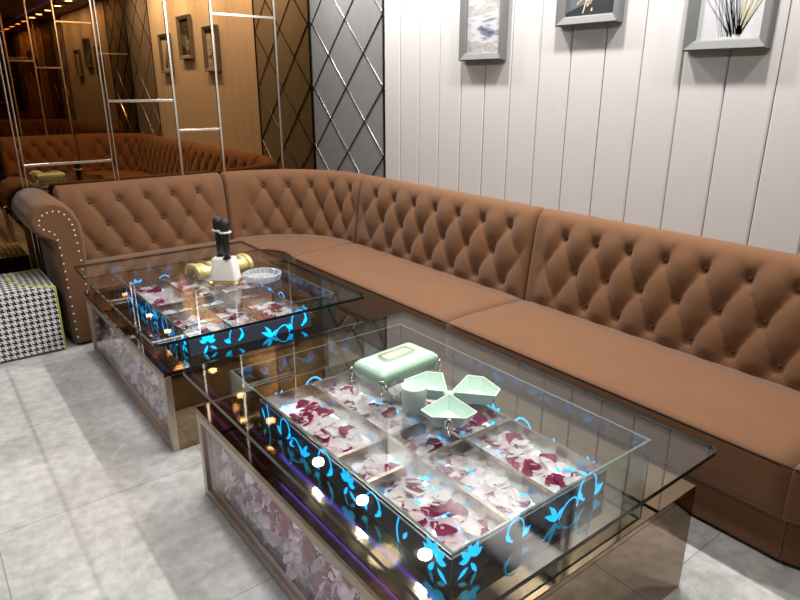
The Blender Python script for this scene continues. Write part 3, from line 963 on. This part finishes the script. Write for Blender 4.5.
            for k in range(nm):
                scroll(bm, (xa + xb) / 2 + rnd.uniform(-.04, .04), ya + (k + .5) * (yb - ya) / nm, rnd.uniform(1.0, 1.4), k % 2 == 0, ff, rnd.choice([0, 1, 3]))
            for k in range(7 if r != 1 else 4):
                side = rnd.random()
                u = rnd.choice((xa + fl + .012, xb - fl - .012)) if side < .6 else rnd.uniform(xa + .03, xb - .03)
                leaf(bm, u, rnd.uniform(ya + .03, yb - .05), rnd.uniform(.6, 2.4), rnd.uniform(.022, .045), rnd.uniform(.008, .015), lambda u, v, d: (u, v, zb + .020 + d))
            obj('glowing_motif', fix(bm), 'glow', to)
            trays.append((c, r, xa + fl, xb - fl, ya + fl, yb - fl, zb))
    # glass top
    X0, X1, Y0, Y1 = .668, 1.722, .703 + dy, 2.200 + dy
    rr = .024; poly = []
    for (cx, cy, a0) in ((X1 - rr, Y1 - rr, 0), (X0 + rr, Y1 - rr, 90), (X0 + rr, Y0 + rr, 180), (X1 - rr, Y0 + rr, 270)):
        for k in range(7):
            a = math.radians(a0 + 15 * k); poly.append((cx + rr * math.cos(a), cy + rr * math.sin(a)))
    bm = bmesh.new(); fs = prism(bm, poly, lambda u, v, d: (u, v, ZT + d), TT)
    fix(bm)
    for q in bm.faces: q.material_index = 0 if abs(q.normal.z) > .5 else 1
    obj('glass_top', bm, ['glass', 'topedge'], t)
    return t, trays
tableA, traysA = build_table(0.0, 'nearest glass display table, with the mint tissue box and fan dish on top', 0.0, 11)
tableB, traysB = build_table(1.8, 'farther glass display table, with the microphones and crystal ashtray on top', -.05, 12)

# loose petals: near table individually, far table as stuff
random.seed(21)
cname = {'pet_white': 'white', 'pet_pink': 'pale pink', 'pet_red': 'burgundy'}
rown = ['tray nearest the camera', 'short middle tray', 'tray nearest the farther table']
coln = ['aisle-side', 'centre', 'sofa-side']
def spread(tr, n):
    c, r, xa, xb, ya, yb, zb = tr; out = []
    m = .024
    for k in range(n):
        x = random.uniform(xa + m, xb - m); y = random.uniform(ya + m, yb - m)
        lay = k / n
        mat = pick(); me = random.choice(PETAL[mat])
        mtx = petal_matrix(x, y, zb + .006 + lay * .020, .07 + .10 * lay)
        co = [mtx @ v.co for v in me.vertices]         # keep the whole petal above the tray floor and inside its walls
        sh = Vector((max(0, xa + .001 - min(c.x for c in co)) - max(0, max(c.x for c in co) - xb + .001),
                     max(0, ya + .001 - min(c.y for c in co)) - max(0, max(c.y for c in co) - yb + .001),
                     max(0, zb + .0012 - min(c.z for c in co))))
        out.append((mat, Matrix.Translation(sh) @ mtx, me))
    return out
def tray_count(tr, tot):
    areas = [(q[3] - q[2]) * (q[5] - q[4]) for q in traysA]
    return int(tot * ((tr[3] - tr[2]) * (tr[5] - tr[4])) / sum(areas))
for tr in traysA:
    for mat, mtx, me in spread(tr, tray_count(tr, 302)):
        o = bpy.data.objects.new('rose_petal', me); COL.objects.link(o)
        o.matrix_world = mtx
        tag(o, '%s rose petal in the %s %s, nearest glass table' % (cname[mat], coln[tr[0]], rown[tr[1]]), 'petal', 'loose rose petals in the nearest table')
spots = []
for tr in traysB:
    for mat, mtx, me in spread(tr, tray_count(tr, 520)): spots.append((mat, mtx, 1.0, me))
for tr in traysA:       # the bed beneath the near table's counted petals
    for mat, mtx, me in spread(tr, tray_count(tr, 260)): spots.append((mat, mtx, 1.0, me))
tag(merged_petals('rose_petals', spots), 'white, pink and burgundy petals filling the farther table and lining the nearest table', 'petals')

# ---------------------------------------------------------------- things on the tables
ZG = ZT + TT
# mint tissue box
t = thing('tissue_box', 'mint green ceramic tissue box on ornate chrome feet on the nearest glass table', 'tissue box', (1.268, 1.662, ZG), math.radians(5))
hx, hy = .140, .082
def rrect(ax, ay, r, z, n=6):
    out = []
    for (cx, cy, a0) in ((ax - r, ay - r, 0), (-ax + r, ay - r, 90), (-ax + r, -ay + r, 180), (ax - r, -ay + r, 270)):
        for k in range(n + 1):
            a = math.radians(a0 + 90 * k / n); out.append((cx + r * math.cos(a), cy + r * math.sin(a), z))
    return out
bm = bmesh.new()
loft(bm, [rrect(hx - .016, hy - .016, .012, .014), rrect(hx - .012, hy - .012, .014, .018), rrect(hx - .004, hy - .004, .014, .045), rrect(hx, hy, .014, .066), rrect(hx - .004, hy - .004, .014, .073),
          rrect(hx - .016, hy - .014, .013, .083), rrect(hx - .034, hy - .030, .01, .089), rrect(hx - .06, hy - .050, .008, .0905)])
obj('box_body', fix(bm), 'mint', t, smooth=True, world=False)
bm = bmesh.new()
oa, ob = .062, .021
fr_out = rrect(oa + .008, ob + .008, .008, 0, 3); fr_in = rrect(oa, ob, .005, 0, 3)
n = len(fr_out)
rings = [[(p[0], p[1], .0905) for p in fr_out], [(p[0], p[1], .0965) for p in fr_out], [(p[0], p[1], .0965) for p in fr_in], [(p[0], p[1], .0905) for p in fr_in]]
loft(bm, rings, True, False); obj('opening_frame', fix(bm), 'chrome', t, world=False)
bm = bmesh.new(); box(bm, -oa, oa, -ob, ob, .0895, .0925); obj('opening_panel', bm, pbr('pale_olive_panel', (0.55, 0.62, 0.42), 0.3), t, world=False)
def ornate_foot(x, y, ang, s=1.0, top=.055):
    """open filigree scroll foot: ring of beads over a ball"""
    bm = bmesh.new()
    ca, sa = math.cos(ang), math.sin(ang)
    P = lambda u, w, z: (x + ca * w - sa * u, y + sa * w + ca * u, z)
    ball(bm, P(0, .006 * s, .0085 * s), .0085 * s, 2)
    ball(bm, P(0, .006 * s, .021 * s), .0055 * s, 1)
    pts = [P(.012 * s * math.cos(k / 14 * 2 * PI), .004 * s, .040 * s + .016 * s * math.sin(k / 14 * 2 * PI)) for k in range(14)]
    tube(bm, pts, .0030 * s, 6, closed=True)
    for k in range(7):
        a = k / 7 * 2 * PI
        ball(bm, P(.012 * s * math.cos(a), .007 * s, .040 * s + .016 * s * math.sin(a)), .0042 * s, 1)
    ball(bm, P(0, .005 * s, .040 * s), .006 * s, 1)
    tube(bm, [P(-.012 * s, .002, .024 * s), P(0, .005 * s, .028 * s), P(.012 * s, .002, .024 * s)], .003 * s, 6)
    return bm
for sx, sy in ((1, 1), (-1, 1), (-1, -1), (1, -1)):
    obj('ornate_foot', ornate_foot(sx * (hx - .004), sy * (hy - .004), math.atan2(sy, sx), 1.0), 'chrome', t, world=False, smooth=True)

# fan-shaped snack dish
CX, CY = 1.258, 1.368
t = thing('fan_snack_dish', 'frosted mint fan of three wedge bowls and a cup on the nearest glass table', 'snack dish', (CX, CY, ZG))
def wedge(ang, r=.166, half=.66, zt=.060, za=.058):
    bm = bmesh.new()
    rim = [(.006, 0), (r * .74, -math.tan(half) * r * .74 * .92), (r, -math.tan(half) * r * .40), (r, math.tan(half) * r * .40), (r * .74, math.tan(half) * r * .74 * .92)]
    cen = (r * .62, 0)
    def ring(k, z, top=False):
        out = []
        for (a, b) in rim:
            u = cen[0] + (a - cen[0]) * k; v = cen[1] + (b - cen[1]) * k
            x = CX + u * math.cos(ang) - v * math.sin(ang); y = CY + u * math.sin(ang) + v * math.cos(ang)
            out.append((x, y, ZG + z))
        return out
    loft(bm, [ring(.66, .014), ring(.985, zt - .002), ring(1.0, zt), ring(.955, zt), ring(.64, .020)], True, True)
    return fix(bm)
for a in (-12, 92, 228):
    obj('wedge_bowl', wedge(math.radians(a)), 'mint2', t)
bm = bmesh.new()
cxc, cyc = 1.160, 1.428
lathe(bm, [(.034, .003), (.038, .006), (.0425, .088), (.0415, .091), (.038, .091), (.0355, .02), (.001, .018)], (cxc, cyc, ZG), 32)
obj('cup', fix(bm), 'mint2', t, smooth=True)
bm = bmesh.new(); lathe(bm, [(.02, .014), (.014, .03), (.018, .058), (.006, .063), (.001, .064)], (CX, CY, ZG), 16)
obj('hub', fix(bm), 'mint2', t, smooth=True)
for a, rad in ((228, .164), (-12, .164), (92, .164)):
    aa = math.radians(a)
    bm = ornate_foot(CX + rad * math.cos(aa), CY + rad * math.sin(aa), aa, 1.0)
    bmesh.ops.translate(bm, verts=bm.verts, vec=(0, 0, ZG)); obj('ornate_foot', bm, 'chrome', t, smooth=True)

# microphone holder and microphones
MX, MY = 1.258, 3.168
hold = thing('microphone_holder', 'white tapered microphone holder with gold base rim on the farther glass table', 'microphone holder', (MX, MY, ZG), math.radians(-42))
bm = bmesh.new()
loft(bm, [rrect(.077, .050, .02, .012), rrect(.075, .048, .02, .02), rrect(.060, .040, .016, .128), rrect(.056, .036, .014, .134), rrect(.050, .030, .012, .135)])
obj('holder_body', fix(bm), 'white', hold, smooth=True, world=False)
bm = bmesh.new(); loft(bm, [rrect(.082, .055, .02, 0), rrect(.083, .056, .02, .006), rrect(.078, .051, .02, .013)]); obj('base_rim', fix(bm), 'goldtrim', hold, world=False)
bm = bmesh.new()
for sx in (-.035, .035): lathe(bm, [(.024, .1352), (.024, .138), (.018, .1385)], (.743 * sx, -.669 * sx, 0), 16)
obj('socket_ring', bm, 'black', hold, world=False)
def mic(x, y, lean, ring, label):
    t = thing('microphone', label, 'microphone', (x, y, ZG + .139), group='microphones in the white holder')
    bm = bmesh.new(); lathe(bm, [(.012, 0), (.017, .004), (.0185, .09), (.020, .128), (.022, .150)], (0, 0, 0), 20); obj('body', fix(bm), 'black', t, smooth=True, world=False)
    bm = bmesh.new(); lathe(bm, [(.022, .150), (.026, .158), (.0265, .178), (.0265, .180)], (0, 0, 0), 20)
    lathe(bm, [(.0268, .183), (.027, .198), (.0235, .212), (.014, .220), (.002, .222)], (0, 0, 0), 20); obj('grille', fix(bm), 'mesh_black', t, smooth=True, world=False)
    bm = bmesh.new(); lathe(bm, [(.0265, .1795), (.0282, .1805), (.0282, .1830), (.0265, .184)], (0, 0, 0), 20); obj('silver_band', fix(bm), 'darksteel', t, smooth=True, world=False)
    bm = bmesh.new(); lathe(bm, [(.021, .141), (.033, .142), (.035, .147), (.033, .152), (.022, .153)], (0, 0, 0), 8); obj('roll_stop_ring', fix(bm), 'white', t, world=False)['label'] = 'white ring'
    bm = bmesh.new(); box(bm, -.006, .006, -.0215, -.016, .07, .10, .002); obj('switch', bm, 'darksteel', t, world=False)
    t.rotation_euler = (0.0, 0.0, 0.2); t.scale = (1, 1, .94)
    return t
ca, sa = math.cos(math.radians(-58)), math.sin(math.radians(-58))
MA = math.radians(-84); ca, sa = math.cos(MA), math.sin(MA)
mic(MX - .035 * ca, MY - .035 * sa, 0, True, 'black microphone with white ring standing behind the other in the white holder')
mic(MX + .035 * ca, MY + .035 * sa, 0, True, 'black microphone standing in front in the white holder, nearer the crystal ashtray')

# crystal ashtray
AX, AY = 1.432, 3.085
t = thing('ashtray', 'round cut crystal ashtray on the farther glass table', 'ashtray', (AX, AY, ZG))
bm = bmesh.new(); seg = 48; rings = []
for r, z, fl in ((.086, 0, 0), (.094, .003, .003), (.101, .030, .004), (.103, .036, .003), (.098, .039, .0), (.090, .037, .002), (.080, .014, .002), (.03, .011, 0)):
    rings.append([(AX + (r + fl * (1 if k % 2 else -1)) * math.cos(2 * PI * k / seg), AY + (r + fl * (1 if k % 2 else -1)) * math.sin(2 * PI * k / seg), ZG + z + (.0025 * (1 if k % 4 < 2 else -1) if z > .04 else 0)) for k in range(seg)])
loft(bm, rings); obj('crystal_bowl', fix(bm), 'crystal', t)

# gold curled tissue holder
t = thing('tissue_holder', 'pale gold arched tissue holder behind the white microphone holder', 'tissue holder', (1.312, 3.380, ZG), math.radians(8))
def arch(w, h, n=18):
    return [(w * math.cos(PI - PI * k / n) * (1 + .10 * math.sin(PI * k / n)), h * math.sin(PI * k / n) ** .75) for k in range(n + 1)]
def arch_ring(x, w, h, th):
    o = arch(w, h); i = arch(w - th, h - th)
    return [(x, a, b + .001) for a, b in o] + [(x, a, b + .001) for a, b in reversed(i)]
bm = bmesh.new()
loft(bm, [arch_ring(-.155 + .31 * k / 10, .076, .066, .010) for k in range(11)]); obj('arched_shell', fix(bm), 'gold', t, smooth=True, world=False)
for sx in (-1, 1):
    bm = bmesh.new()
    loft(bm, [arch_ring(sx * a, w, h, th) for a, w, h, th in ((.145, .078, .067, .018), (.149, .083, .071, .024), (.164, .085, .072, .028), (.172, .082, .069, .024), (.174, .074, .063, .016))])
    obj('rolled_end', fix(bm), 'gold', t, smooth=True, world=False)
for k in range(4):
    bm = bmesh.new(); u = -.10 + .065 * k; h = .0685
    rings = []
    for q in range(7):
        a = PI * (.30 + .40 * q / 6); y = .076 * math.cos(a) * (1 + .10 * math.sin(a)); z = h * math.sin(a) ** .75 + .0022
        rings.append([(u - .011 + .012 * q / 6, y, z), (u + .011 + .012 * q / 6, y, z), (u + .011 + .012 * q / 6, y, z + .002), (u - .011 + .012 * q / 6, y, z + .002)])
    loft(bm, rings); obj('olive_band', fix(bm), 'inkolive2', t, world=False)
# ---------------------------------------------------------------- framed pictures on the white wall
def picture(ya, yb, za, zb, name, label, art):
    t = thing(name, label, 'picture', (WX, (ya + yb) / 2, (za + zb) / 2), group='grey framed pictures on the white plank wall')
    w, d = .042, .044
    bm = bmesh.new()
    # mitred frame: profile swept round the rectangle
    prof = [(0, .002), (0, d), (.006, d + .002), (w * .85, d - .010), (w, d - .016), (w, .002)]
    rings = []
    for (cy, cz, sy, sz) in ((ya, za, 1, 1), (yb, za, -1, 1), (yb, zb, -1, -1), (ya, zb, 1, -1), (ya, za, 1, 1)):
        rings.append([(WX - h, cy + sy * o, cz + sz * o) for o, h in prof])
    rv = [[bm.verts.new(p) for p in r] for r in rings[:4]]
    for i in range(4):
        a, b = rv[i], rv[(i + 1) % 4]
        for k in range(len(prof)):
            j = (k + 1) % len(prof); bm.faces.new((a[k], a[j], b[j], b[k]))
    obj('frame', fix(bm), 'frame', t)
    bm = bmesh.new(); box(bm, WX - .016, WX - .004, ya + w - .002, yb - w + .002, za + w - .002, zb - w + .002)
    pr = obj('print', bm, {'land': 'landart', 'dark': 'darkart', 'grass': 'paper'}[art], t)
    A0, A1, B0, B1 = yb - w, ya + w, za + w, zb - w        # u runs from the picture's left (far) to right (near)
    def F(u, v, dd): return (WX - .0163 - dd, A0 + (A1 - A0) * u, B0 + (B1 - B0) * v)
    def stroke(bm, pts, w0, w1):
        q = resample([(a, b) for a, b in pts], 18)
        P = [(p.x, p.y) for p in q]
        ribbon(bm, P, [w0 + (w1 - w0) * k / 17 for k in range(18)], F, .0004)
    if art == 'grass':
        rnd = random.Random(5)
        for mat, n, ang, ln in (('inkgrey', 14, .16, .9), ('inkblack', 9, -.13, .95), ('inkolive', 12, .20, .95)):
            bm = bmesh.new()
            for k in range(n):
                u0 = rnd.uniform(.50, .68) if mat != 'inkolive' else rnd.uniform(.62, .70)
                lean = rnd.gauss({'inkgrey': -.34, 'inkblack': -.20, 'inkolive': .26}[mat], .16 if mat != 'inkgrey' else .22)
                h = rnd.uniform(.55, .95)
                stroke(bm, [(u0, .02 + rnd.uniform(0, .04)), (u0 + lean * .35, h * .4), (u0 + lean * .8, h * .8), (u0 + lean * 1.3, h)], rnd.uniform(.014, .026), .003)
            if mat == 'inkgrey':
                for k in range(7):
                    u0 = rnd.uniform(.36, .55)
                    stroke(bm, [(u0, .03), (u0 - .05, .16), (u0 - .04 - .1 * rnd.random(), .42), (u0 - .35 * rnd.random(), .70)], .010, .003)
            obj('brushed_grass', fix(bm), mat, pr)
    elif art == 'dark':
        bm = bmesh.new(); prism(bm, [(.0, .05), (.45, .16), (1, .30), (1, .62), (.5, .52), (0, .36)], lambda u, v, dd: F(u, v, dd), .0003); obj('grey_band', fix(bm), 'greyart', pr)
        rnd = random.Random(8); bm = bmesh.new()
        for k in range(26):
            u, v = .40 + rnd.gauss(0, .10), .30 + rnd.gauss(0, .16)
            stroke(bm, [(u, v), (u + rnd.gauss(0, .03), v + .03), (u + rnd.gauss(0, .05), v + rnd.gauss(0.03, .05))], .03, .012)
        stroke(bm, [(.36, .03), (.40, .15), (.44, .4)], .02, .02); obj('cream_blossom', fix(bm), 'inkcream', pr)
    return t
picture(2.646, 2.995, 1.686, 2.130, 'framed_picture', 'grey framed watercolour landscape, the picture nearest the grey diamond panel', 'land')
picture(1.915, 2.282, 1.830, 2.280, 'framed_picture', 'grey framed dark picture of a pale blossom, hung highest between the other two', 'dark')
picture(1.228, 1.578, 1.687, 2.130, 'framed_picture', 'grey framed white picture of black and olive grass, above the nearest sofa section', 'grass')
